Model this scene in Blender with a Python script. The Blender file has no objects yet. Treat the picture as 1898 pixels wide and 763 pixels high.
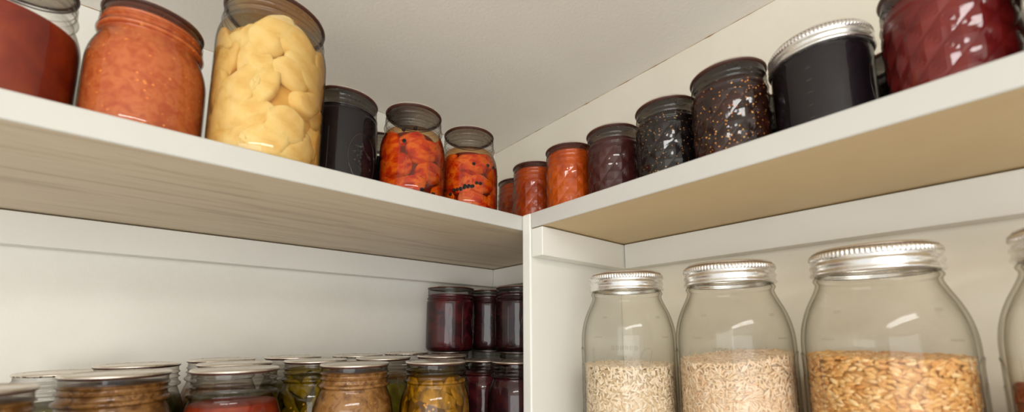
import bpy, math, random
import numpy as np
from mathutils import Matrix, Vector

PI = math.pi
Z0 = 1.50                      # camera height above the floor
SC = bpy.context.scene
COL = SC.collection
rng = np.random.RandomState(7)
random.seed(7)

# ------------------------------------------------------------------ helpers
def S(c):                      # sRGB 0-255 -> linear
    o = []
    for v in c:
        v = v / 255.0
        o.append(v / 12.92 if v <= .04045 else ((v + .055) / 1.055) ** 2.4)
    return (o[0], o[1], o[2], 1.0)

def mat(name):
    m = bpy.data.materials.new(name); m.use_nodes = True
    nt = m.node_tree
    for n in list(nt.nodes): nt.nodes.remove(n)
    out = nt.nodes.new('ShaderNodeOutputMaterial')
    return m, nt, out

def N(nt, kind, **kw):
    n = nt.nodes.new(kind)
    for k, v in kw.items():
        if k in n.inputs.keys(): n.inputs[k].default_value = v
        else: setattr(n, k, v)
    return n

def ramp(nt, stops, interp='LINEAR'):
    n = nt.nodes.new('ShaderNodeValToRGB'); n.color_ramp.interpolation = interp
    e = n.color_ramp.elements
    while len(e) < len(stops): e.new(.5)
    for i, (p, c) in enumerate(stops):
        e[i].position = p; e[i].color = c if len(c) == 4 else (*c, 1)
    return n

def coords(nt, scale=(1, 1, 1)):
    tc = N(nt, 'ShaderNodeTexCoord'); mp = N(nt, 'ShaderNodeMapping')
    mp.inputs['Scale'].default_value = scale
    nt.links.new(tc.outputs['Object'], mp.inputs['Vector'])
    return mp.outputs['Vector']

def new_obj(name, me, parent=None, loc=None):
    o = bpy.data.objects.new(name, me); COL.objects.link(o)
    if parent is not None: o.parent = parent
    if loc is not None: o.location = loc
    return o

def mesh(name, V, F, mats=(), smooth=True, mi=None):
    me = bpy.data.meshes.new(name)
    me.from_pydata([tuple(v) for v in V], [], [tuple(f) for f in F])
    for m in mats: me.materials.append(m)
    if smooth: me.polygons.foreach_set('use_smooth', [True] * len(me.polygons))
    if mi is not None: me.polygons.foreach_set('material_index', mi)
    me.update()
    return me

def tag(o, label, cat, group=None, kind=None):
    if label: o['label'] = label
    if cat: o['category'] = cat
    if group: o['group'] = group
    if kind: o['kind'] = kind
    return o

def thing(name, label, cat, loc, rz=0, group=None):
    o = bpy.data.objects.new(name, None); COL.objects.link(o)
    o.empty_display_size = .02
    o.location = loc; o.rotation_euler = (0, 0, rz)
    return tag(o, label, cat, group)

def box_mesh(name, lo, hi, mats, bevel=.0012, face_mat=None):
    import bmesh
    bm = bmesh.new()
    r = bmesh.ops.create_cube(bm, size=1)
    for v in bm.verts:
        v.co = Vector([(lo[i] + hi[i]) / 2 + v.co[i] * (hi[i] - lo[i]) for i in range(3)])
    if face_mat:
        for f in bm.faces:
            for ax, sg, k in face_mat:
                if f.normal[ax] * sg > .9: f.material_index = k
    if bevel:
        bmesh.ops.bevel(bm, geom=list(bm.edges), offset=bevel, segments=3, affect='EDGES', profile=.5, clamp_overlap=True)
    me = bpy.data.meshes.new(name); bm.to_mesh(me); bm.free()
    for m in mats: me.materials.append(m)
    return me

# ------------------------------------------------------------------ materials
def paint(name, c1, c2, rough=.45, bump=.15, bscale=260, streak=None):
    m, nt, out = mat(name)
    v = coords(nt, streak or (1, 1, 1))
    n = N(nt, 'ShaderNodeTexNoise', Scale=6.0, Detail=5.0, Roughness=.6)
    nt.links.new(v, n.inputs['Vector'])
    r = ramp(nt, [(.35, c1), (.68, c2)]); nt.links.new(n.outputs['Fac'], r.inputs['Fac'])
    b = N(nt, 'ShaderNodeTexNoise', Scale=float(bscale), Detail=3.0); nt.links.new(v, b.inputs['Vector'])
    bp = N(nt, 'ShaderNodeBump', Strength=bump, Distance=.001)
    nt.links.new(b.outputs['Fac'], bp.inputs['Height'])
    p = N(nt, 'ShaderNodeBsdfPrincipled', Roughness=rough)
    nt.links.new(r.outputs['Color'], p.inputs['Base Color']); nt.links.new(bp.outputs['Normal'], p.inputs['Normal'])
    nt.links.new(p.outputs['BSDF'], out.inputs['Surface'])
    return m

M = {}
M['shelf_paint'] = paint('shelf_paint', S((195, 193, 186)), S((200, 198, 191)), .38, .12, 300)
M['wall_paint_left'] = paint('wall_paint_left', S((232, 229, 219)), S((240, 237, 228)), .55, .35, 120)
M['wall_paint'] = paint('wall_paint', S((230, 223, 206)), S((236, 230, 214)), .55, .4, 150)
M['ceiling_paint'] = paint('ceiling_paint', S((246, 241, 233)), S((249, 245, 238)), .7, .35, 220)
M['cleat_paint'] = paint('cleat_paint', S((229, 227, 219)), S((233, 231, 223)), .42, .12, 300)
M['floor'] = paint('floor_boards', S((214, 204, 188)), S((222, 213, 198)), .5, .2, 60)
M['tan_paint'] = paint('underside_tan', S((204, 180, 138)), S((210, 187, 146)), .6, .2, 300)
M['wood'] = None
def wood():
    m, nt, out = mat('underside_wood_laminate')
    v = coords(nt, (1.3, 17, 1))
    n = N(nt, 'ShaderNodeTexNoise', Scale=2.2, Detail=7.0, Roughness=.62, Distortion=.9); nt.links.new(v, n.inputs['Vector'])
    v2 = coords(nt, (5, 200, 1))
    n2 = N(nt, 'ShaderNodeTexNoise', Scale=3.0, Detail=3.0); nt.links.new(v2, n2.inputs['Vector'])
    r = ramp(nt, [(.28, S((172, 150, 120))), (.45, S((212, 194, 166))), (.58, S((218, 201, 175))), (.74, S((186, 165, 136)))])
    nt.links.new(n.outputs['Fac'], r.inputs['Fac'])
    r2 = ramp(nt, [(.3, (.9, .9, .9)), (.7, (1, 1, 1))]); nt.links.new(n2.outputs['Fac'], r2.inputs['Fac'])
    mx = N(nt, 'ShaderNodeMix', data_type='RGBA', blend_type='MULTIPLY'); mx.inputs[0].default_value = 1
    nt.links.new(r.outputs['Color'], mx.inputs[6]); nt.links.new(r2.outputs['Color'], mx.inputs[7])
    p = N(nt, 'ShaderNodeBsdfPrincipled', Roughness=.45)
    nt.links.new(mx.outputs[2], p.inputs['Base Color']); nt.links.new(p.outputs['BSDF'], out.inputs['Surface'])
    return m
M['wood'] = wood()

def caulk():
    m, nt, out = mat('aged_caulk')
    v = coords(nt)
    n = N(nt, 'ShaderNodeTexNoise', Scale=22.0, Detail=5.0); nt.links.new(v, n.inputs['Vector'])
    r = ramp(nt, [(.42, S((206, 190, 158))), (.58, S((160, 122, 78)))])
    nt.links.new(n.outputs['Fac'], r.inputs['Fac'])
    p = N(nt, 'ShaderNodeBsdfPrincipled', Roughness=.8)
    nt.links.new(r.outputs['Color'], p.inputs['Base Color']); nt.links.new(p.outputs['BSDF'], out.inputs['Surface'])
    return m
M['caulk'] = caulk()

def glass(name, edge=(.22, .17, .12), face=(.985, .98, .965), refl=.044, bump=.12, bscale=45, pw=2.3):
    m, nt, out = mat(name)
    v = coords(nt)
    b = N(nt, 'ShaderNodeTexNoise', Scale=float(bscale), Detail=1.5); nt.links.new(v, b.inputs['Vector'])
    bp = N(nt, 'ShaderNodeBump', Strength=bump, Distance=.004); nt.links.new(b.outputs['Fac'], bp.inputs['Height'])
    lw = N(nt, 'ShaderNodeLayerWeight', Blend=.5)
    p5 = N(nt, 'ShaderNodeMath', operation='POWER'); p5.inputs[1].default_value = 4.5
    nt.links.new(lw.outputs['Facing'], p5.inputs[0])
    ma = N(nt, 'ShaderNodeMath', operation='MULTIPLY_ADD', use_clamp=True); ma.inputs[1].default_value = .55; ma.inputs[2].default_value = refl
    nt.links.new(p5.outputs[0], ma.inputs[0])
    p3 = N(nt, 'ShaderNodeMath', operation='POWER'); p3.inputs[1].default_value = pw
    nt.links.new(lw.outputs['Facing'], p3.inputs[0])
    mx = N(nt, 'ShaderNodeMix', data_type='RGBA'); mx.inputs[6].default_value = (*face, 1); mx.inputs[7].default_value = (*edge, 1)
    nt.links.new(p3.outputs[0], mx.inputs[0])
    t = N(nt, 'ShaderNodeBsdfTransparent'); nt.links.new(mx.outputs[2], t.inputs['Color'])
    g = N(nt, 'ShaderNodeBsdfGlossy', Roughness=.035); nt.links.new(bp.outputs['Normal'], g.inputs['Normal'])
    ms = N(nt, 'ShaderNodeMixShader')
    nt.links.new(ma.outputs[0], ms.inputs[0]); nt.links.new(t.outputs[0], ms.inputs[1]); nt.links.new(g.outputs[0], ms.inputs[2])
    nt.links.new(ms.outputs[0], out.inputs['Surface'])
    return m
M['glass'] = glass('jar_glass')
M['glass_big'] = glass('pantry_jar_glass', edge=(.26, .22, .10), face=(1, .997, .985), refl=.017, bump=.2, bscale=30, pw=4.2)

def tint(name, c, c_edge):
    m, nt, out = mat(name)
    lw = N(nt, 'ShaderNodeLayerWeight', Blend=.5)
    p3 = N(nt, 'ShaderNodeMath', operation='POWER'); p3.inputs[1].default_value = 2.0
    nt.links.new(lw.outputs['Facing'], p3.inputs[0])
    mx = N(nt, 'ShaderNodeMix', data_type='RGBA'); mx.inputs[6].default_value = (*c, 1); mx.inputs[7].default_value = (*c_edge, 1)
    nt.links.new(p3.outputs[0], mx.inputs[0])
    t = N(nt, 'ShaderNodeBsdfTransparent'); nt.links.new(mx.outputs[2], t.inputs['Color'])
    nt.links.new(t.outputs[0], out.inputs['Surface'])
    return m
M['pear_syrup'] = tint('pear_syrup', (1.0, .965, .85), (.88, .66, .34))
M['peach_syrup'] = tint('peach_syrup', (.97, .88, .60), (.5, .18, .08))
M['brine'] = tint('pickle_brine', (.95, .85, .45), (.5, .4, .1))

def fill(name, cols, scale=60, detail=6, rough=.5, spec=.2, speck=None, speck_scale=260, speck_size=.18, distort=.4, stretch=(1, 1, 1), sss=0, bump=.3):
    m, nt, out = mat(name)
    v = coords(nt, stretch)
    n = N(nt, 'ShaderNodeTexNoise', Scale=float(scale), Detail=float(detail), Roughness=.6, Distortion=distort); nt.links.new(v, n.inputs['Vector'])
    k = len(cols); r = ramp(nt, [(.3 + .42 * i / max(1, k - 1), S(c)) for i, c in enumerate(cols)])
    nt.links.new(n.outputs['Fac'], r.inputs['Fac'])
    colr = r.outputs['Color']
    if speck:
        vo = N(nt, 'ShaderNodeTexVoronoi', Scale=float(speck_scale)); vo.inputs['Randomness'].default_value = 1
        nt.links.new(coords(nt), vo.inputs['Vector'])
        lt = N(nt, 'ShaderNodeMath', operation='LESS_THAN'); lt.inputs[1].default_value = speck_size
        nt.links.new(vo.outputs['Distance'], lt.inputs[0])
        sep = N(nt, 'ShaderNodeSeparateColor'); nt.links.new(vo.outputs['Color'], sep.inputs[0])
        gt = N(nt, 'ShaderNodeMath', operation='GREATER_THAN'); gt.inputs[1].default_value = .45
        nt.links.new(sep.outputs[0], gt.inputs[0])
        mu = N(nt, 'ShaderNodeMath', operation='MULTIPLY'); nt.links.new(lt.outputs[0], mu.inputs[0]); nt.links.new(gt.outputs[0], mu.inputs[1])
        sr = ramp(nt, [(.0, S(speck[0])), (1, S(speck[1]))]); nt.links.new(sep.outputs[1], sr.inputs['Fac'])
        mx = N(nt, 'ShaderNodeMix', data_type='RGBA')
        nt.links.new(mu.outputs[0], mx.inputs[0]); nt.links.new(colr, mx.inputs[6]); nt.links.new(sr.outputs['Color'], mx.inputs[7])
        colr = mx.outputs[2]
    p = N(nt, 'ShaderNodeBsdfPrincipled', Roughness=rough)
    p.inputs['Specular IOR Level'].default_value = spec
    if sss:
        p.inputs['Subsurface Weight'].default_value = sss
        p.inputs['Subsurface Radius'].default_value = (1, .5, .25); p.inputs['Subsurface Scale'].default_value = .006
    bp = N(nt, 'ShaderNodeBump', Strength=bump, Distance=.002); nt.links.new(n.outputs['Fac'], bp.inputs['Height'])
    nt.links.new(bp.outputs['Normal'], p.inputs['Normal'])
    nt.links.new(colr, p.inputs['Base Color']); nt.links.new(p.outputs['BSDF'], out.inputs['Surface'])
    return m

M['c_tomato_dark'] = fill('dark_tomato_sauce', [(104, 16, 4), (138, 44, 12), (168, 78, 30)], 24, 5)
M['c_orange'] = fill('chunky_orange_sauce', [(176, 74, 34), (192, 92, 44), (206, 112, 60), (184, 80, 36)], 120, 8, speck=((240, 150, 70), (226, 120, 50)), speck_scale=190, speck_size=.2)
M['c_pear_core'] = fill('pear_syrup_depth', [(216, 164, 84), (232, 190, 112)], 30, 3)
M['c_pear'] = fill('pear_flesh', [(224, 182, 108), (240, 210, 146), (246, 224, 172)], 40, 5, sss=.25, bump=.15)
M['c_grape'] = fill('black_grape_jelly', [(20, 16, 22), (30, 24, 30)], 20, 2, spec=.1)
M['c_peach_core'] = fill('peach_syrup_depth', [(96, 18, 10), (126, 30, 14)], 30, 3)
M['c_peach'] = fill('peach_flesh', [(112, 8, 2), (196, 50, 6), (224, 112, 26), (136, 14, 4)], 55, 6, sss=.08, stretch=(1, 1, 1.6))
M['c_pepper'] = fill('peppercorn_black', [(22, 16, 14), (44, 32, 26)], 400, 3)
M['c_amber'] = fill('amber_jam', [(112, 32, 2), (160, 58, 4), (184, 80, 10)], 30, 5)
M['c_amber_light'] = fill('bright_apricot_jam', [(140, 44, 2), (188, 76, 6), (204, 98, 16)], 34, 5, stretch=(1, 1, .5))
M['c_plum'] = fill('plum_jam', [(44, 14, 14), (70, 28, 26), (86, 40, 36)], 22, 4, speck=((130, 70, 60), (90, 40, 36)), speck_scale=150, speck_size=.1)
M['c_fig'] = fill('seedy_fig_jam', [(22, 8, 5), (46, 18, 12), (74, 34, 22)], 45, 5, speck=((250, 190, 90), (214, 120, 44)), speck_scale=330, speck_size=.23)
M['c_figdark'] = fill('seedy_blackberry_jam', [(10, 6, 6), (24, 15, 14), (38, 25, 22)], 45, 5, speck=((240, 185, 110), (180, 110, 56)), speck_scale=370, speck_size=.22)
M['c_red'] = fill('raspberry_red_jam', [(82, 6, 8), (118, 24, 22), (138, 50, 42)], 22, 5)
M['c_black'] = fill('near_black_jam', [(18, 12, 12), (30, 20, 18)], 30, 3, spec=.1)
M['c_cherry'] = fill('dark_cherry_halves', [(24, 4, 8), (58, 10, 18), (92, 24, 28), (40, 6, 10)], 34, 4, distort=1.2)
M['c_cherrydk'] = fill('black_cherry_fill', [(14, 4, 6), (38, 8, 12), (60, 16, 20), (20, 5, 6)], 34, 4, distort=1.0)
M['c_relish'] = fill('golden_brown_relish', [(76, 46, 16), (124, 82, 36), (158, 114, 64), (100, 60, 24)], 85, 6, distort=.8, speck=((190, 146, 88), (170, 112, 50)), speck_scale=300, speck_size=.2)
M['c_tomato'] = fill('tomato_red_sauce', [(112, 26, 8), (134, 42, 12), (150, 62, 24)], 60, 6)
M['c_pickle_core'] = fill('pickle_brine_depth', [(92, 66, 12), (128, 92, 20)], 26, 3)
M['c_pickle'] = fill('pickle_slice_flesh', [(70, 48, 8), (132, 98, 20), (186, 142, 50), (98, 68, 12)], 75, 6, stretch=(1, 1, .3), spec=.4)
M['c_green'] = fill('green_tomato_pickle', [(84, 74, 14), (126, 112, 30), (160, 142, 52)], 30, 4)
M['c_green_core'] = fill('green_brine_depth', [(58, 50, 10), (84, 74, 20)], 26, 3)
M['c_mustard'] = fill('mustard_seed_gold', [(206, 140, 40), (228, 168, 66)], 200, 2)
M['c_olive'] = fill('olive_green_pickles', [(50, 44, 14), (82, 74, 26), (104, 92, 40)], 34, 4)

def tin(name, c=(.80, .74, .66), rough=.3, rust=False):
    m, nt, out = mat(name)
    v = coords(nt)
    n = N(nt, 'ShaderNodeTexNoise', Scale=90.0, Detail=5.0); nt.links.new(v, n.inputs['Vector'])
    r = ramp(nt, [(.3, (rough - .06,) * 3), (.7, (rough + .08,) * 3)]); nt.links.new(n.outputs['Fac'], r.inputs['Fac'])
    p = N(nt, 'ShaderNodeBsdfPrincipled', Metallic=.95)
    p.inputs['Base Color'].default_value = (*c, 1)
    nt.links.new(r.outputs['Color'], p.inputs['Roughness'])
    if rust:
        n2 = N(nt, 'ShaderNodeTexNoise', Scale=260.0, Detail=6.0); nt.links.new(v, n2.inputs['Vector'])
        r2 = ramp(nt, [(.50, (0, 0, 0)), (.58, (1, 1, 1))]); nt.links.new(n2.outputs['Fac'], r2.inputs['Fac'])
        mx = N(nt, 'ShaderNodeMix', data_type='RGBA'); mx.inputs[6].default_value = (*c, 1); mx.inputs[7].default_value = S((96, 66, 46))
        nt.links.new(r2.outputs['Color'], mx.inputs[0]); nt.links.new(mx.outputs[2], p.inputs['Base Color'])
        inv = N(nt, 'ShaderNodeMath', operation='SUBTRACT'); inv.inputs[0].default_value = .95
        nt.links.new(r2.outputs['Color'], inv.inputs[1]); nt.links.new(inv.outputs[0], p.inputs['Metallic'])
    nt.links.new(p.outputs['BSDF'], out.inputs['Surface'])
    return m
M['tin'] = tin('tin_lid')
M['tin_rust'] = tin('rusted_tin_rim', rust=True, rough=.4)
M['band'] = tin('silver_screw_band', (.82, .80, .77), .24)
M['gasket'] = fill('red_brown_lid_gasket', [(66, 36, 28), (84, 50, 40)], 60, 2, rough=.35, spec=.4)

def grain(name, cols, rough=.45, spec=.3, sss=0):
    m, nt, out = mat(name)
    g = N(nt, 'ShaderNodeNewGeometry')
    k = len(cols); r = ramp(nt, [(i / max(1, k - 1), S(c)) for i, c in enumerate(cols)])
    nt.links.new(g.outputs['Random Per Island'], r.inputs['Fac'])
    p = N(nt, 'ShaderNodeBsdfPrincipled', Roughness=rough); p.inputs['Specular IOR Level'].default_value = spec
    nt.links.new(r.outputs['Color'], p.inputs['Base Color']); nt.links.new(p.outputs['BSDF'], out.inputs['Surface'])
    return m
M['rice'] = grain('white_rice', [(226, 204, 172), (238, 222, 198), (232, 214, 188), (216, 190, 152), (242, 228, 208)])
M['rice_long'] = grain('long_grain_rice', [(232, 204, 172), (240, 220, 194), (228, 196, 160), (236, 214, 184), (222, 182, 140)])
M['barley'] = grain('golden_grain', [(214, 158, 90), (230, 184, 120), (222, 170, 102), (200, 138, 74), (242, 210, 156), (210, 150, 84)])
M['beans'] = grain('red_brown_beans', [(120, 46, 20), (158, 70, 32), (136, 54, 26), (100, 36, 18)])

# ------------------------------------------------------------------ lathe tools
def resample(prof, step=.0022):
    out = [prof[0]]
    for a, b in zip(prof[:-1], prof[1:]):
        L = math.hypot(b[0] - a[0], b[1] - a[1]); n = max(1, int(math.ceil(L / step)))
        for i in range(1, n + 1): out.append((a[0] + (b[0] - a[0]) * i / n, a[1] + (b[1] - a[1]) * i / n))
    return out

def smooth_prof(prof, it=2):
    P = list(prof)
    for _ in range(it):
        Q = [P[0]]
        for a, b in zip(P[:-1], P[1:]):
            Q.append((a[0] * .75 + b[0] * .25, a[1] * .75 + b[1] * .25)); Q.append((a[0] * .25 + b[0] * .75, a[1] * .25 + b[1] * .75))
        Q.append(P[-1]); P = Q
    return P

def lathe(prof, n=96, rf=None, V=None, F=None, flip=False):
    V = V if V is not None else []; F = F if F is not None else []
    base = len(V); rows = []
    for r, z in prof:
        if r < 1e-6:
            rows.append([len(V)]); V.append((0, 0, z)); continue
        row = []
        for i in range(n):
            a = 2 * PI * i / n; rr = r + (rf(a, z, r) if rf else 0)
            row.append(len(V)); V.append((rr * math.cos(a), rr * math.sin(a), z))
        rows.append(row)
    for a, b in zip(rows[:-1], rows[1:]):
        if len(a) == 1 and len(b) == 1: continue
        for i in range(n):
            j = (i + 1) % n
            if len(a) == 1: f = (a[0], b[j], b[i])
            elif len(b) == 1: f = (a[i], a[j], b[0])
            else: f = (a[i], a[j], b[j], b[i])
            F.append(f[::-1] if flip else f)
    return V, F

def clip_prof(prof, z1, off):
    out = []
    for r, z in prof:
        if z > z1: break
        out.append((max(0, r - off), z + (off if z < .002 else 0)))
    r = out[-1][0]
    out.append((r * .98, z1 + .0003)); out.append((0, z1 + .0006))
    return out

PINT = [(0, .002), (.026, .0015), (.031, 0), (.035, .0012), (.0385, .005), (.0405, .012), (.0408, .022), (.0408, .066), (.0402, .075), (.0385, .083),
        (.0358, .0905), (.0340, .095), (.0338, .0975), (.0362, .0985), (.0368, .1000), (.0362, .1015), (.0343, .1025), (.0336, .1055), (.0336, .1062), (.0354, .1074),
        (.0354, .1078), (.0336, .1090), (.0336, .1112), (.0352, .1124), (.0352, .1129), (.0337, .1142), (.0337, .1190)]
WIDE = [(0, .002), (.034, .0015), (.038, 0), (.042, .0018), (.0445, .006), (.0450, .012), (.0450, .088), (.0446, .0915), (.0432, .0935), (.0428, .0950),
        (.0443, .0962), (.0445, .0978), (.0432, .0992), (.0426, .1000), (.0426, .1030), (.0436, .1042), (.0426, .1055), (.0426, .1085), (.0435, .1097), (.0426, .1110), (.0426, .1155)]
def tall_prof():
    # taller sibling with a rounder shoulder and a slightly narrower neck
    P = stretch_prof(WIDE, .118, .133, .02, .08, .94)
    return [(r - .0020 * min(1, max(0, (z - .082) / .022)) ** 1.5 * (1 if z > .082 else 0), z) for r, z in P]
def stretch_prof(prof, h0, h1, zc0, zc1, k=1.0):
    # lengthen the straight wall between zc0 and zc1 so that the jar grows from h0 to h1
    d = h1 - h0
    return [(r * k, z + d * min(1, max(0, (z - zc0) / (zc1 - zc0)))) for r, z in prof]
QUILT = [(0, .002), (.024, .0015), (.028, 0), (.0315, .0012), (.0335, .004), (.0340, .008), (.0348, .066), (.0345, .071), (.0337, .074), (.0335, .0755),
         (.0346, .0765), (.0348, .0780), (.0336, .0795), (.0332, .0835), (.0340, .0845), (.0332, .0858), (.0332, .0885), (.0339, .0895), (.0331, .0905), (.0331, .0970)]
QUART = [(0, .002), (.037, .0015), (.041, 0), (.0455, .002), (.0485, .007), (.0495, .014), (.0495, .122), (.0490, .131), (.0474, .139), (.0452, .1445), (.0446, .1465),
         (.0462, .1478), (.0464, .1495), (.0450, .1508), (.0443, .1518), (.0443, .1545), (.0453, .1557), (.0443, .1570), (.0443, .1590), (.0452, .1600), (.0443, .1612), (.0443, .1655)]
SQUAT = [(0, .002), (.026, .0015), (.030, 0), (.0342, .0018), (.0362, .006), (.0366, .012), (.0366, .076), (.0362, .0795), (.0352, .0815), (.0349, .084), (.0349, .0960)]
HALF = [(0, .004), (.036, .003), (.043, 0), (.050, .003), (.0545, .010), (.0555, .020), (.0555, .140), (.0552, .150), (.0540, .160), (.0516, .170), (.0484, .179), (.0446, .187),
        (.0418, .1935), (.0410, .1960), (.0408, .1985), (.0420, .2000), (.0424, .2015), (.0416, .2030), (.0404, .2040), (.0404, .2230)]

NQ = 12
def quilt_rf(amp=.0012):
    def f(a, z, r):
        if z < .006 or z > .069: return 0
        u = a / (2 * PI) * NQ; v = (z - .006) / .0210
        p = (u + v) % 1.0; q = (u - v) % 1.0
        h = 1 - 2 * max(abs(p - .5), abs(q - .5))
        return amp * (h - .5)
    return f

def tube_on_cyl(pts, rad, rcyl, V, F, seg=5):
    # pts: (angle, z) polyline laid on a cylinder of radius rcyl(z)
    P = [Vector((rcyl(z) * math.cos(a), rcyl(z) * math.sin(a), z)) for a, z in pts]
    b = len(V)
    for i, p in enumerate(P):
        t = (P[min(i + 1, len(P) - 1)] - P[max(0, i - 1)]).normalized()
        nrm = Vector((p.x, p.y, 0)).normalized(); s = t.cross(nrm)
        for k in range(seg):
            an = 2 * PI * k / seg; q = p + (nrm * math.cos(an) * .6 + s * math.sin(an)) * rad
            V.append(tuple(q))
    for i in range(len(P) - 1):
        for k in range(seg):
            j = (k + 1) % seg
            F.append((b + i * seg + k, b + i * seg + j, b + (i + 1) * seg + j, b + (i + 1) * seg + k))

def prof_r(prof):
    zs = [z for r, z in prof]; rs = [r for r, z in prof]
    return lambda z: float(np.interp(z, zs, rs))

def ellipse_pts(a0, z0, ra, rz, t0=0, t1=2 * PI, n=48):
    return [(a0 + ra * math.cos(t0 + (t1 - t0) * i / n), z0 + rz * math.sin(t0 + (t1 - t0) * i / n)) for i in range(n + 1)]

GL = {}
def glass_mesh(kind):
    if kind in GL: return GL[kind]
    V, F = [], []
    if kind == 'pint':
        pr = smooth_prof(PINT, 2); lathe(pr, 96, None, V, F)
        rc = prof_r(PINT)
        for a in (-.35, .35):   # raised side ribs
            tube_on_cyl([(a, .016 + .05 * i / 10) for i in range(11)], .0007, rc, V, F)
        tube_on_cyl(ellipse_pts(1.35, .042, .42, .022), .0006, rc, V, F)
    elif kind == 'relish_pint':
        pr = smooth_prof(PINT, 2); lathe(pr, 96, None, V, F)
    elif kind == 'wide' or kind == 'tall_wide':
        P = WIDE if kind == 'wide' else tall_prof()
        pr = smooth_prof(P, 2); lathe(pr, 96, None, V, F); rc = prof_r(P)
        tube_on_cyl([(-.25, .016 + .065 * i / 10) for i in range(11)], .0008, rc, V, F)
        tube_on_cyl(ellipse_pts(.75, .050, .46, .030), .0007, rc, V, F)
        r2 = np.random.RandomState(3)
        for k in range(34):     # little raised berries inside the oval
            t = r2.rand() * 2 * PI; q = math.sqrt(r2.rand()) * .8
            tube_on_cyl(ellipse_pts(.75 + .40 * q * math.cos(t), .05 + .026 * q * math.sin(t), .022, .0011, n=8), .0008, rc, V, F, 4)
        for k in range(7):      # raised measure marks
            z = .020 + k * .0095
            tube_on_cyl([(-.62, z), (-.50 - .06 * (k % 2), z)], .0010, rc, V, F)
            tube_on_cyl(ellipse_pts(-.78, z, .035, .0024, n=10), .0008, rc, V, F, 5); tube_on_cyl([(-.86, z + .003), (-.70, z + .003 + .002 * (k % 3))], .0007, rc, V, F)
    elif kind == 'quilt':
        zs = sorted(set([.006 + .0210 * k / 8 for k in range(25)]))
        rc = prof_r(QUILT)
        lo = [p for p in QUILT if p[1] < .006]; hi = [p for p in QUILT if p[1] > .0692]
        lathe(smooth_prof(lo + [(rc(.006), .006)], 1)[:-1] + [(rc(z), z) for z in zs] + smooth_prof([(rc(.0692), .0692)] + hi, 1), NQ * 8, quilt_rf(), V, F)
    elif kind == 'quart':
        pr = smooth_prof(QUART, 2); lathe(pr, 112, None, V, F)
    elif kind == 'squat':
        pr = smooth_prof(SQUAT, 2); lathe(pr, 96, None, V, F); rc = prof_r(SQUAT)
        tube_on_cyl(ellipse_pts(1.1, .045, .4, .026), .0007, rc, V, F)
        for k in range(5): tube_on_cyl([(-.55, .02 + k * .011), (-.45, .02 + k * .011)], .0007, rc, V, F)
    elif kind == 'half_gallon':
        pr = smooth_prof(HALF, 2); lathe(pr, 128, None, V, F)
        inner = [(max(0, r - .0028), z + (.004 if z < .02 else -.001 * 0)) for r, z in pr]
        lathe(inner, 128, None, V, F)
        rc = prof_r(HALF)
        for s in (-1, 1):       # raised panel edges, shoulder dashes
            tube_on_cyl([(s * .86, .02 + .118 * i / 12) for i in range(13)], .0012, rc, V, F)
            tube_on_cyl([(s * .60 - .05, .172), (s * .60 + .06, .172)], .0009, rc, V, F)
            tube_on_cyl([(s * .72 - .1, .150), (s * .72 + .1, .150)], .0006, rc, V, F)
        for a0 in (1.42, -1.42):   # raised oval medallions on both flanks with a leaf scroll inside
            tube_on_cyl(ellipse_pts(a0, .088, .50, .049, n=64), .0010, rc, V, F)
            tube_on_cyl(ellipse_pts(a0 + .05, .098, .16, .020, .4, 5.4), .0007, rc, V, F)
            tube_on_cyl(ellipse_pts(a0 - .14, .076, .13, .016, 2.2, 7.6), .0007, rc, V, F)
            tube_on_cyl([(a0 + .25 - .5 * i / 12, .055 + .008 * math.sin(i)) for i in range(13)], .0007, rc, V, F)
        # embossed script on the front panel (faint sweeping strokes)
        tube_on_cyl(ellipse_pts(.28, .126, .15, .012, 1.2, 4.4, 20), .0006, rc, V, F)
        tube_on_cyl([(.36, .136), (.24, .108)], .0006, rc, V, F)
        tube_on_cyl(ellipse_pts(.24, .113, .10, .006, .2, 3.1, 16), .0006, rc, V, F)
        tube_on_cyl(ellipse_pts(.05, .116, .05, .005, 0, 6.28, 16), .0005, rc, V, F)
        tube_on_cyl([(-.06, .111), (-.04, .128), (-.08, .127), (-.09, .111)], .0005, rc, V, F)
        tube_on_cyl([(-.16, .111), (-.14, .130), (-.18, .129), (-.20, .111)], .0005, rc, V, F)
        for k in range(6):
            tube_on_cyl(ellipse_pts(.05 - .09 * k, .1385, .022, .0022, n=10), .0004, rc, V, F, 4)
    me = mesh('glass_' + kind, V, F, [M['glass_big' if kind == 'half_gallon' else 'glass']])
    if kind == 'quilt':
        for p in me.polygons:
            z = p.center.z
            if .006 < z < .069: p.use_smooth = False
    GL[kind] = me
    return me

LID = {}
def lid_mesh(r, rust=False):
    key = (round(r, 4), rust)
    if key in LID: return LID[key]
    V, F = [], []
    lathe([(0, .0020), (r * .72, .0020), (r * .75, .0016), (r * .90, .0016), (r * .93, .0024), (r * .985, .0024), (r, .0018), (r + .0002, .0008)][::-1], 96, None, V, F)
    n1 = len(F)
    lathe([(r + .0002, .0008), (r - .0002, -.0002), (r - .0009, -.0010), (r - .003, -.0014)][::-1], 96, None, V, F)
    lathe([(r - .003, .0006), (0, .0006)], 96, None, V, F, flip=False)
    mi = [0] * n1 + [1] * 0 + [1] * (96 * 3) + [0] * (len(F) - n1 - 96 * 3)
    me = mesh('canning_lid', V, F, [M['tin'], M['tin_rust' if rust else 'gasket']], mi=mi)
    LID[key] = me
    return me

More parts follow.
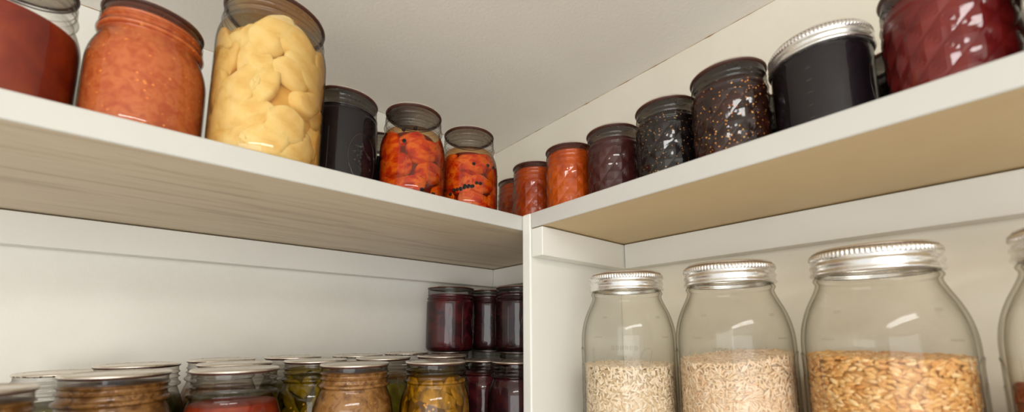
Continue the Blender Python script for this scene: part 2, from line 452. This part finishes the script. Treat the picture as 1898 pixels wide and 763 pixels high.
def band_mesh(r, h):
    key = ('band', r, h)
    if key in LID: return LID[key]
    V, F = [], []
    def rf(a, z, rr):
        if z > h * .70 and rr > r * .98: return .0006 * math.cos(a * 84)
        return 0
    lathe([(r - .003, 0), (r + .0002, 0), (r + .0012, .0012), (r + .0003, .0026), (r - .0004, h * .30), (r + .0008, h * .38), (r + .0007, h * .46), (r - .0006, h * .54), (r - .0006, h * .66), (r + .0002, h * .70), (r + .0002, h * .78),
           (r, h * .88), (r - .0006, h * .96), (r - .002, h), (r - .006, h), (r - .0065, h - .001)], 84 * 6, rf, V, F)
    me = mesh('screw_band', V, F, [M['band']]); LID[key] = me
    return me

FL = {}
def fill_mesh(kind, z1, m, off=.0009):
    key = (kind, round(z1, 4), m)
    if key in FL: return FL[key]
    P = {'pint': PINT, 'relish_pint': PINT, 'wide': WIDE, 'tall_wide': tall_prof(), 'quilt': QUILT, 'quart': QUART, 'squat': SQUAT}[kind]
    V, F = [], []
    if kind == 'quilt':
        rc = prof_r(QUILT); zs = [.006 + .0210 * k / 8 for k in range(25)]
        pr = [(0, .003), (.026, .0025), (.0305, .0025), (rc(.005) - off, .005)] + [(rc(z) - off, z) for z in zs] + [(rc(z) - off - .0005, z) for z in (.0705, .074, .077, .080, .084, .088, .092) if z < z1]
        pr += [(pr[-1][0] * .97, z1), (0, z1 + .0004)]
        lathe(pr, NQ * 8, quilt_rf(), V, F)
    else:
        pr = clip_prof(smooth_prof(P, 2), z1, off); lathe(pr, 80, None, V, F)
    me = mesh('filling', V, F, [M[m]])
    if kind == 'quilt':
        for p in me.polygons:
            if .006 < p.center.z < .069: p.use_smooth = False
    FL[key] = me
    return me

def blob(rx, ry, rz, seed, amp=.12, nu=22, nv=14, bend=0):
    r = np.random.RandomState(seed); ph = r.rand(6) * 6.28; k = r.rand(3) * 2 + 1.2
    V, F = [], []
    for j in range(nv + 1):
        t = PI * j / nv
        for i in range(nu):
            a = 2 * PI * i / nu
            d = Vector((math.sin(t) * math.cos(a), math.sin(t) * math.sin(a), math.cos(t)))
            s = 1 + amp * (math.sin(k[0] * d.x * 2 + ph[0]) + math.sin(k[1] * d.y * 2.5 + ph[1]) + math.sin(k[2] * d.z * 2 + ph[2])) / 2
            p = Vector((d.x * rx * s, d.y * ry * s, d.z * rz * s))
            p.x += bend * (p.z / rz) ** 2 * rx
            V.append(tuple(p))
    for j in range(nv):
        for i in range(nu):
            F.append((j * nu + i, (j + 1) * nu + i, (j + 1) * nu + (i + 1) % nu, j * nu + (i + 1) % nu))
    return V, F

# ------------------------------------------------------------------ jars
SPEC = {  # kind: (lid radius, lid seat height)
    'pint': (.0352, .1190), 'relish_pint': (.0352, .1190), 'wide': (.0438, .1155), 'tall_wide': (.0394, .1305), 'quilt': (.0344, .0970),
    'quart': (.0458, .1655), 'squat': (.0356, .0960), 'half_gallon': (.0415, .2230)}

def face(x, y):                # rotation that turns local +X towards the camera
    return math.atan2(-y, -x)

def make_jar(name, label, kind, x, y, z, rz=0, filling=None, fz=.09, h=None, group=None, rust=False, band=None, fname='preserve_filling', cat='jar', lean=0):
    root = thing(name, label, cat, (x, y, Z0 + z), face(x, y) + rz, group)
    new_obj('glass_body', glass_mesh(kind), root)
    lr, lz = SPEC[kind]
    if band:
        b = new_obj('screw_band', band_mesh(band[0], band[1]), root, (0, 0, lz + .0012 - band[1]))
    l = new_obj('lid', lid_mesh(lr, rust), root, (0, 0, lz + .0008))
    if filling: new_obj(fname, fill_mesh(kind, fz, filling), root)
    if h:                      # a jar of the same kind in a slightly other height
        root.scale = (1, 1, h / (lz + .0028))
    return root

H = .154                       # top of the upper shelves, measured from the camera
LO = -.1565                    # top of the lower shelves

# --- upper shelf, left wall -------------------------------------------------
G1 = 'preserve jars lined up on the upper left shelf'
make_jar('tomato_jar', 'dark red tomato sauce jar on the upper shelf, cut off by the left frame edge', 'relish_pint', -.118, .464, H, .2, 'c_tomato_dark', .080, group=G1)
make_jar('sauce_jar', 'glass jar of chunky bright orange sauce beside the tall pear jar', 'relish_pint', -.035, .462, H, -.1, 'c_orange', .112, group=G1)

def pieces_in(root, kind, n, size, R, z0, z1, m, name, seed, jit=.3, bend=0, amp=.12, rings=None, tilt=.9, depth=1.0, spin=0.0):
    """pieces of fruit packed against the inside of the glass: each its own mesh, flattened where it presses on the wall"""
    r = np.random.RandomState(seed)
    P = {'pint': PINT, 'quart': QUART}[kind]; rc = prof_r(P); zmax = z1 + .012
    rows = rings or 5; per = int(math.ceil(n / rows)); c = 0
    for j in range(rows):
        for i in range(per):
            if c >= n: break
            V, F = blob(size[0] * (1 + .2 * r.randn() * jit), size[1] * (1 + .3 * r.randn() * jit), size[2] * (1 + .3 * r.randn() * jit), seed * 100 + c, amp, bend=bend)
            a = 2 * PI * (i + .5 * (j % 2) + .25 * r.randn() * jit) / per
            zz = z0 + (z1 - z0) * (j + .5 + .25 * r.randn() * jit) / rows
            rr = R - size[0] * depth
            rot = Matrix.Rotation(a, 3, 'Z') @ Matrix.Rotation((r.rand() - .5) * 2 * tilt, 3, 'X') @ Matrix.Rotation((r.rand() - .5) * 2 * spin, 3, 'Y')
            ctr = Vector((rr * math.cos(a), rr * math.sin(a), zz)); W = []
            for v in V:
                p = rot @ Vector(v) + ctr
                p.z = min(max(p.z, .0035), zmax)
                lim = rc(p.z) - .0015; d = math.hypot(p.x, p.y)
                if d > lim: p.x *= lim / d; p.y *= lim / d
                W.append((p - ctr)[:])
            new_obj(name, mesh(name, W, F, [M[m]]), root, ctr)
            c += 1

pear = make_jar('pear_jar', 'tallest upper-shelf jar, packed with pale yellow pear pieces', 'quart', .057, .451, H, 0, 'pear_syrup', .140, fname='syrup', group=G1)
V, F = lathe([(0, .004), (.036, .004), (.039, .01), (.039, .132), (0, .134)], 48); new_obj('syrup_depth', mesh('syrup_depth', V, F, [M['c_pear_core']]), pear)
pieces_in(pear, 'quart', 45, (.0100, .0230, .0165), .0500, .002, .136, 'c_pear', 'pear_piece', 5, jit=.6, rings=5, amp=.20, tilt=1.3, spin=.25)

make_jar('grape_jar', 'black jelly jar on the upper shelf standing right of the yellow pear jar', 'tall_wide', .144, .499, H, -.15, 'c_grape', .1125, group=G1)
for nm, px, py, sd, lab in (('peach_jar', .217, .454, 11, 'jar of orange peach halves with one peppercorn, between black jelly jar and another peach jar'),
                            ('peach_jar', .303, .454, 23, 'jar of red-orange peach halves with a band of black peppercorns, nearest the corner post')):
    pj = make_jar(nm, lab, 'pint', px, py, H, .15, 'peach_syrup', .0925, fname='syrup', group=G1)
    V, F = lathe([(0, .004), (.028, .004), (.031, .01), (.031, .072), (.026, .088), (0, .090)], 48); new_obj('syrup_depth', mesh('syrup_depth', V, F, [M['c_peach_core']]), pj)
    pieces_in(pj, 'pint', 15, (.0110, .0250, .0160), .0415, .000, .080, 'c_peach', 'peach_half', sd, jit=.5, rings=3, amp=.12, tilt=.5, spin=.2)
    pieces_in(pj, 'pint', 4, (.012, .020, .0095), .0370, .072, .080, 'c_peach', 'peach_half', sd + 1, rings=1, amp=.10, tilt=.3)
    V, F = blob(.0024, .0024, .0024, 3, .03, 12, 8); pc = mesh('peppercorn', V, F, [M['c_pepper']])
    spots = [(-.42, .070), (.55, .010), (.15, .012), (-.1, .087), (-.45, .084)] if sd == 11 else \
            [(.55, .068), (.02, .066), (.85, .069)] + [(.25 - .13 * k, .040 - .0016 * k + .002 * math.sin(k * 2.1)) for k in range(9)] + [(-.05 - .12 * k, .0345 - .001 * k) for k in range(6)]
    for a, z in spots: new_obj('peppercorn', pc, pj, (.0392 * math.cos(a), .0392 * math.sin(a), z))
make_jar('jam_jar', 'jar half hidden behind the black jelly jar and the peaches', 'pint', .213, .550, H, 0, 'c_black', .085)

# --- upper shelf, right wall ------------------------------------------------
G2 = 'diamond-quilted jam jars on the upper right shelf'
for x, y, m, lab, rz in (
    (.440, .505, 'c_amber', 'narrow glimpse of amber jam jar in the corner behind the peach jar', .26),
    (.417, .438, 'c_amber', 'dull amber jam jar standing above the corner post', .1),
    (.414, .362, 'c_amber_light', 'bright orange jam jar, second from the corner post on the right shelf', .26),
    (.420, .292, 'c_plum', 'plum-coloured jam jar between the bright orange one and a seedy dark one', .0),
    (.418, .217, 'c_figdark', 'small blackish jam jar full of tan seeds, beside the plum jam', .15),
    (.409, .146, 'c_fig', 'brown fig jam jar with golden seeds next to the silver-capped jar', .1)):
    make_jar('jam_jar', lab, 'quilt', x, y, H, rz, m, .084 if m in ('c_fig', 'c_figdark', 'c_plum') else .092, group=G2)
make_jar('jelly_jar', 'squat black jelly jar closed with a silver screw band on the upper shelf', 'squat', .4240, .0745, H, .3, 'c_grape', .086, band=(.0374, .0155))
make_jar('jam_jar', 'raspberry red jam jar with glinting facets at the upper right', 'quilt', .412, -.002, H, .2, 'c_red', .086, group=G2)
make_jar('jam_jar', 'almost black jam jar cut off by the right frame edge on the upper shelf', 'quilt', .386, -.069, H, .1, 'c_black', .080, group=G2)
make_jar('jam_jar', 'sliver of dark jar behind the fig jam and the silver-capped jar', 'quilt', .504, .138, H, .0, 'c_black', .080)
make_jar('jam_jar', 'sliver of dark jar showing between silver-capped jar and red jam', 'quilt', .508, .030, H, .0, 'c_black', .080)

# --- lower left shelf -------------------------------------------------------
G3 = 'pint jars crowded on the lower left shelf'
def pickle_jar(x, y, lab, core, pm, sd, seeds, rz=0):
    j = make_jar('pickle_jar', lab, 'relish_pint', x, y, LO, rz, 'brine', .112, fname='brine', group=G3)
    V, F = lathe([(0, .004), (.028, .004), (.032, .01), (.032, .070), (.027, .088), (.027, .104), (0, .106)], 48); new_obj('brine_depth', mesh('brine_depth', V, F, [M[core]]), j)
    pieces_in(j, 'pint', 42, (.0045, .0065, .0240), .0400, .006, .090, pm, 'pickle_slice', sd, jit=1.0, rings=4, amp=.2, tilt=1.5, bend=-.6, spin=.3)
    pieces_in(j, 'pint', 14, (.0045, .0070, .0130), .0345, .086, .098, pm, 'pickle_slice', sd + 3, rings=1, amp=.10, tilt=.8)
    V, F = blob(.0013, .0013, .0013, 3, .02, 10, 7); sm = mesh('mustard_seed', V, F, [M['c_mustard']])
    r = np.random.RandomState(sd)
    for k in range(seeds):
        a = -.9 + 1.8 * r.rand(); z = .03 + .050 * r.rand()
        if z > .075: a *= .8
        rr = prof_r(PINT)(z) - .0016
        new_obj('mustard_seed', sm, j, (rr * math.cos(a), rr * math.sin(a), z))
    return j
pickle_jar(.243, .427, 'golden pickle slices jar in front of the dark cherry jars, lower left shelf', 'c_pickle_core', 'c_pickle', 31, 26)
pickle_jar(.1395, .540, 'greenish pickle jar with mustard seeds, partly behind the brown relish jar', 'c_green_core', 'c_green', 37, 22, .2)
for x, y, m, fz, lab, h, rust in (
    (.157, .452, 'c_relish', .113, 'golden-brown relish jar standing in front of the green pickles', None, False),
    (.050, .465, 'c_tomato', .091, 'red tomato sauce jar in the front of the lower left shelf', None, False),
    (-.032, .480, 'c_relish', .113, 'large-looking brown relish jar left of the red tomato jar', None, False),
    (-.098, .400, 'c_relish', .113, 'brown relish jar in the bottom left corner, nearest the camera', None, False),
    (-.088, .655, 'c_olive', .085, 'low jar whose lid shows behind the two leftmost relish jars', .113, True),
    (-.024, .592, 'c_olive', .088, 'olive-coloured jar behind the brown relish and left of the tomato jar', None, False),
    (.052, .632, 'c_relish', .088, 'back-row jar against the wall directly behind the red tomato jar', None, False),
    (.058, .549, 'c_olive', .088, 'second-row jar sandwiched between the red tomato jar and the wall row', None, False),
    (.134, .634, 'c_olive', .088, 'back-row jar against the wall behind the green pickles', None, False),
    (.222, .532, 'c_green', .088, 'green jar between brown relish and golden pickles, second row', None, False),
    (.217, .616, 'c_black', .088, 'back-row jar with a rusty-edged lid, behind the brown relish', None, True),
    (.305, .520, 'c_olive', .088, 'second-row jar with its lid showing just over the golden pickle jar', None, False),
    (.301, .628, 'c_relish', .088, 'back-row jar with rust-speckled lid at the foot of the cherry stack', None, True)):
    make_jar('preserve_jar', lab, 'relish_pint', x, y, LO, random.uniform(-.3, .3), m, fz, h=h, group=G3, rust=rust)
G4 = 'dark cherry jars at the post end of the lower shelf'
make_jar('cherry_jar', 'lower dark cherry jar right beside the golden pickles', 'pint', .391, .535, LO, .3, 'c_cherry', .100, h=.111, group=G4)
make_jar('cherry_jar', 'lower dark cherry jar half hidden by the white corner post', 'pint', .384, .446, LO, .3, 'c_cherrydk', .098, h=.114, group=G4)
for x, y in ((.403, .658), (.494, .658), (.494, .566)):
    make_jar('cherry_jar', 'dark jar beneath the stacked wide cherry jars', 'pint', x, y, LO, 0, 'c_cherrydk', .098, h=.1195, group=G4)
for x, y, rz, lab, m in ((.403, .6585, .75, 'stacked wide-mouth cherry jar, left one against the back wall', 'c_cherry'), (.4935, .6585, .9, 'stacked wide-mouth cherry jar, squeezed between its two neighbours', 'c_cherrydk'), (.4955, .566, -.2, 'stacked wide-mouth cherry jar, cut off by the white post', 'c_cherrydk')):
    make_jar('cherry_jar', lab, 'wide', x, y, LO + .1200, rz, m, .104 if m == 'c_cherry' else .106, group='wide cherry jars stacked on other jars')

# --- lower right shelf: half-gallon jars of dry goods -------------------------
G5 = 'half-gallon glass jars with silver lids'
def icogr(n_u, n_v):
    V, F = blob(1, 1, 1, 0, 0, n_u, n_v)
    return np.array(V), np.array(F)
def grains(name, label, cat, x, y, fill_z, size, m, R, seed, slope=(0, 0), count=4200, ztop_rel=.1, core=None, heap=0.0, nu=7, nv=5, lay=.35):
    """One object: closed heap of grains standing inside a jar."""
    r = np.random.RandomState(seed); U, FF = icogr(nu, nv)
    dep = .075
    def top(px, py): return fill_z + slope[0] * px + slope[1] * py + heap * (1 - (px * px + py * py) / (R * R))
    n1 = int(count * .72); P = []; T = []
    a = r.rand(n1) * 2 * PI; rad = R - size[2] * .7 - r.rand(n1) * .0022
    zz = r.rand(n1)
    pts = []; frames = []
    for k in range(n1):
        cx, cy = rad[k] * math.cos(a[k]), rad[k] * math.sin(a[k]); t = top(cx, cy)
        z = t - dep * 1.15 * zz[k] - .001
        nrm = np.array([math.cos(a[k]), math.sin(a[k]), 0]); tan = np.array([-math.sin(a[k]), math.cos(a[k]), 0]); up = np.array([0, 0, 1.])
        th = r.randn() * lay * 1.6
        ax = tan * math.cos(th) + up * math.sin(th) + nrm * r.randn() * .18
        frames.append((np.array([cx, cy, z]), ax / np.linalg.norm(ax), nrm))
    for k in range(count - n1):
        q = math.sqrt(r.rand()) * (R - size[0] * .8); b = r.rand() * 2 * PI; cx, cy = q * math.cos(b), q * math.sin(b)
        th = r.rand() * PI
        ax = np.array([math.cos(th), math.sin(th), r.randn() * .15])
        frames.append((np.array([cx, cy, top(cx, cy) - .0006 - r.rand() * .002]), ax / np.linalg.norm(ax), np.array([0, 0, 1.])))
    allV = np.empty((len(frames) * len(U), 3)); allF = np.empty((len(frames) * len(FF), 4), int)
    for i, (c, ax, nn) in enumerate(frames):
        s = np.cross(ax, nn); s /= np.linalg.norm(s) + 1e-9; n2 = np.cross(s, ax)
        k = 1 + .15 * r.randn()
        allV[i * len(U):(i + 1) * len(U)] = c + (U[:, 2:3] * ax * size[0] + U[:, 0:1] * s * size[1] + U[:, 1:2] * n2 * size[2]) * max(.7, k)
        allF[i * len(FF):(i + 1) * len(FF)] = FF + i * len(U)
    # solid core so that nothing shows through
    cV, cF = [], []; Rc = R - .0035
    nn = 48
    rows = [[0]]; cV.append((0, 0, .006))
    def ring(rr, zf):
        row = []
        for i in range(nn):
            b = 2 * PI * i / nn; px, py = rr * math.cos(b), rr * math.sin(b); row.append(len(cV)); cV.append((px, py, zf(px, py)))
        rows.append(row)
    ring(Rc - .006, lambda px, py: .006); ring(Rc, lambda px, py: .016); ring(Rc + .002, lambda px, py: fill_z - dep * 1.1)
    ring(Rc, lambda px, py: top(px, py) - .004); ring(Rc * .6, lambda px, py: top(px, py) - .003); ring(Rc * .2, lambda px, py: top(px, py) - .003)
    for A, B in zip(rows[:-1], rows[1:]):
        for i in range(nn):
            j = (i + 1) % nn
            cF.append((A[0], B[j], B[i]) if len(A) == 1 else (A[i], A[j], B[j], B[i]))
    cF.append(tuple(rows[-1]))
    base = len(allV)
    V = [tuple(v) for v in allV] + cV; F = [tuple(f) for f in allF] + [tuple(base + q for q in f) for f in cF]
    me = mesh(name, V, F, [M[m]])
    o = new_obj(name, me, None, (x, y, Z0 + LO))
    o.rotation_euler = (0, 0, face(x, y))
    tag(o, label, cat, None, 'stuff')
    return o
HG = [(.4265, .286, .10, 'clear jar of short white rice, beside the white divider panel'),
      (.4515, .1755, .12, 'clear jar of long-grain rice standing between short rice and golden grain'),
      (.4585, .0600, .10, 'largest-looking clear jar, filled with golden grain'),
      (.4560, -.0580, .0, 'clear jar of red-brown beans cut off by the right frame edge')]
for x, y, rz, lab in HG:
    make_jar('storage_jar', lab, 'half_gallon', x, y, LO, rz, band=(.0432, .0195), group=G5)
RI = .0518
grains('rice', 'short white rice grains filling the jar beside the divider panel', 'rice', .4265, .286, .118, (.0032, .00125, .0011), 'rice', RI, 1, (.00, .02), 5200, lay=.9)
grains('rice', 'long pale rice grains filling the second clear jar from the divider', 'rice', .4515, .1755, .131, (.0036, .0010, .0010), 'rice_long', RI, 2, (-.08, .10), 6200, lay=.7)
grains('grain', 'golden-brown cereal grains filling the third clear jar', 'grain', .4585, .0600, .137, (.0033, .00165, .0014), 'barley', RI, 3, (-.02, .0), 4200, lay=.35)
grains('beans', 'red-brown beans filling the clear jar at the right frame edge', 'beans', .4560, -.0580, .118, (.0046, .0030, .0026), 'beans', RI, 4, (0, 0), 1700, lay=.5)

# ------------------------------------------------------------------ joinery
XF, XW, YF, YW, ZC = .3473, .5449, .3900, .7036, .4127
YD0, YD1 = .3735, .3893
T = .0203; CT = .0212; ZCL = .0952
def zc(v): return v + Z0
def board(name, label, x0, x1, y0, y1, ztop, edge_axis, under, group=None):
    rt = thing(name, label, 'shelf', ((x0 + x1) / 2, (y0 + y1) / 2, zc(ztop - T)), 0, group)
    ox, oy = (x0 + x1) / 2, (y0 + y1) / 2
    e = .012
    if edge_axis == 'y': blo, elo, ehi = (x0 - ox, y0 + e - oy, .0006), (x0 - ox, y0 - oy, 0), (x1 - ox, y0 + e - oy, T)
    else: blo, elo, ehi = (x0 + e - ox, y0 - oy, .0006), (x0 - ox, y0 - oy, 0), (x0 + e - ox, y1 - oy, T)
    new_obj('board', box_mesh('board', blo, (x1 - ox, y1 - oy, T - .0001), [M['shelf_paint'], M[under]], .0004, [(2, -1, 1)]), rt)
    new_obj('front_edge', box_mesh('front_edge', elo, ehi, [M['shelf_paint'], M[under]], .0016, [(2, -1, 1)]), rt)
    return rt
board('upper_shelf', 'upper white shelf along the left wall with wood-grained underside', -1.1, XW - .0005, YF, YW - .0005, H, 'y', 'wood')
board('upper_shelf', 'upper white shelf along the right wall with plain tan underside', XF, XW - .0005, -1.1, YD0 - .0003, H, 'x', 'tan_paint')
board('lower_shelf', 'lower shelf left of the divider under the pint jars', -1.1, XW - .0005, YF, YW - .0005, LO, 'y', 'tan_paint')
board('lower_shelf', 'lower shelf right of the divider under the half-gallon jars', XF, XW - .0005, -1.1, YD0 - .0003, LO, 'x', 'tan_paint')

dv = new_obj('divider_panel', box_mesh('divider_panel', (-(XW - XF) / 2 - .0008, -(YD1 - YD0) / 2, 0), ((XW - XF) / 2 - .0006, (YD1 - YD0) / 2, zc(H)), [M['cleat_paint']], .0022), None, ((XF + XW) / 2, (YD0 + YD1) / 2, 0))
tag(dv, 'white upright divider panel whose narrow edge stands at the shelf corner', 'panel')

def cleat(label, lo, hi):
    c = [(lo[i] + hi[i]) / 2 for i in range(3)]
    o = new_obj('support_cleat', box_mesh('support_cleat', [lo[i] - c[i] for i in range(3)], [hi[i] - c[i] for i in range(3)], [M['cleat_paint']], .0012), None, (c[0], c[1], zc(c[2])))
    return tag(o, label, 'cleat', 'white wooden cleats under the upper shelves')
zu = H - T - .0011
cleat('long white cleat on the left wall under the wood-grained shelf', (-1.1, YW - CT, ZCL), (XW - CT - .0008, YW - .0012, zu))
cleat('short white cleat in the dark corner just left of the divider post', (XW - CT, YD1 + .0008, ZCL), (XW - .0008, YW - .0012, zu))
cleat('long white cleat on the right wall behind the silver-lidded jars', (XW - CT, -1.1, ZCL), (XW - .0012, YD0 - CT - .0012, zu))
cleat('short white cleat fixed to the right face of the divider panel', (XF + .0006, YD0 - CT, ZCL), (XW - CT * 0 - .0008, YD0 - .0008, zu))

def struct(name, me, loc=(0, 0, 0)):
    o = new_obj(name, me, None, loc); o['kind'] = 'structure'; return o
struct('wall_left', box_mesh('wall_left', (-1.6, YW, 0), (XW + .1, YW + .1, zc(ZC) - .0002), [M['wall_paint_left']], 0))
struct('wall_right', box_mesh('wall_right', (XW, -1.6, 0), (XW + .1, YW - .0002, zc(ZC) - .0002), [M['wall_paint']], 0))
struct('ceiling', box_mesh('ceiling', (-1.6, -1.6, zc(ZC)), (XW + .1, YW + .1, zc(ZC) + .08), [M['ceiling_paint']], 0))
struct('floor', box_mesh('floor', (-1.6, -1.6, -.08), (XW + .1, YW + .1, 0), [M['floor']], 0))
def crack(name, horizontal_axis, L, seed):
    # irregular bead of old caulk where wall and ceiling meet
    r = np.random.RandomState(seed); V, F = [], []; n = 260; seg = 6
    for i in range(n + 1):
        t = i / n; w = .00045 + .0004 * abs(r.randn()) * (1 if r.rand() > .5 else .4)
        for k in range(seg):
            an = 2 * PI * k / seg
            p = [0, 0, 0]; p[horizontal_axis] = L[0] + (L[1] - L[0]) * t; p[1 - horizontal_axis] = w * math.cos(an); p[2] = w * math.sin(an)
            V.append(tuple(p))
    for i in range(n):
        for k in range(seg):
            F.append((i * seg + k, i * seg + (k + 1) % seg, (i + 1) * seg + (k + 1) % seg, (i + 1) * seg + k))
    return mesh(name, V, F, [M['caulk']])
struct('trim_1', crack('trim_1', 1, (-1.5, YW), 1), (XW, 0, zc(ZC)))
struct('trim_2', crack('trim_2', 0, (-1.5, XW), 2), (0, YW, zc(ZC)))
V, F = [], []
for i in range(7):
    for k in range(6):
        an = 2 * PI * k / 6; V.append((.0005 * math.cos(an), .0005 * math.sin(an), zc(H) + (ZC - H) * i / 6))
for i in range(6):
    for k in range(6): F.append((i * 6 + k, i * 6 + (k + 1) % 6, (i + 1) * 6 + (k + 1) % 6, (i + 1) * 6 + k))
struct('trim_3', mesh('trim_3', V, F, [M['caulk']]), (XW, YW, 0))

# ------------------------------------------------------------------ light
m, nt, out = mat('tube_glow'); e = N(nt, 'ShaderNodeEmission', Strength=18.0); e.inputs['Color'].default_value = (1, .985, .96, 1)
nt.links.new(e.outputs[0], out.inputs['Surface']); M['tube'] = m
lamp = thing('ceiling_lamp', 'twin-tube ceiling lamp mounted behind the camera', 'lamp', (-.24, -.42, zc(ZC) - .0002), -.32)
new_obj('housing', box_mesh('housing', (-.42, -.07, -.022), (.42, .07, 0), [M['shelf_paint']], .004), lamp)
for yy in (-.035, .035):
    for x0, x1 in ((-.375, -.01), (.01, .375)):
        V, F = lathe([(0, x0), (.012, x0), (.012, x1), (0, x1)], 20)
        V = [(p[2], p[1], p[0]) for p in V]
        F = [f[::-1] for f in F]
        new_obj('fluorescent_tube', mesh('fluorescent_tube', V, F, [M['tube']]), lamp, (0, yy, -.040))

w = bpy.data.worlds.new('World'); SC.world = w; w.use_nodes = True
bg = w.node_tree.nodes['Background']; bg.inputs['Color'].default_value = (.965, .98, .985, 1); bg.inputs['Strength'].default_value = 1.15

def area(name, loc, target, sx, sy, power, col):
    L = bpy.data.lights.new(name, 'AREA'); L.shape = 'RECTANGLE'; L.size = sx; L.size_y = sy; L.energy = power; L.color = col
    o = bpy.data.objects.new(name, L); COL.objects.link(o); o.location = loc
    d = Vector(target) - Vector(loc); o.rotation_euler = d.to_track_quat('-Z', 'Y').to_euler(); return o
area('frontal_fill', (-1.0, -.95, zc(-.20)), (.3, .5, zc(-.0)), 1.3, 1.1, 14, (1, 1, .99))  # added fill panel behind the camera, placed to light the walls under the shelves

# ------------------------------------------------------------------ camera
f, cx, cy, pi_, ya, ro = 740.33, 948.25, 514.2, .13344, .87055, -.0006
Fw = Vector((math.cos(ya), math.sin(ya), 0)); Rt = Vector((math.sin(ya), -math.cos(ya), 0)); Up = Vector((0, 0, 1))
F2 = Fw * math.cos(pi_) + Up * math.sin(pi_); U2 = -Fw * math.sin(pi_) + Up * math.cos(pi_)
R3 = Rt * math.cos(ro) + U2 * math.sin(ro); U3 = -Rt * math.sin(ro) + U2 * math.cos(ro)
cam = bpy.data.cameras.new('camera'); co = bpy.data.objects.new('camera', cam); COL.objects.link(co)
mw = Matrix((( R3.x, U3.x, -F2.x, 0), (R3.y, U3.y, -F2.y, 0), (R3.z, U3.z, -F2.z, Z0), (0, 0, 0, 1)))
co.matrix_world = mw
cam.sensor_width = 36; cam.lens = f / 1898 * 36; cam.clip_start = .01
cam.shift_x = (949 - cx) / 1898; cam.shift_y = (cy - 381.5) / 1898
cam.dof.use_dof = True; cam.dof.focus_distance = .58; cam.dof.aperture_fstop = 4.0
SC.camera = co

SC.view_settings.view_transform = 'Standard'; SC.view_settings.look = 'None'
SC.view_settings.gamma = 1; SC.view_settings.use_curve_mapping = False; SC.view_settings.exposure = -0.10
SC.cycles.transparent_max_bounces = 24; SC.cycles.max_bounces = 8; SC.cycles.diffuse_bounces = 5
SC.cycles.use_denoising = True
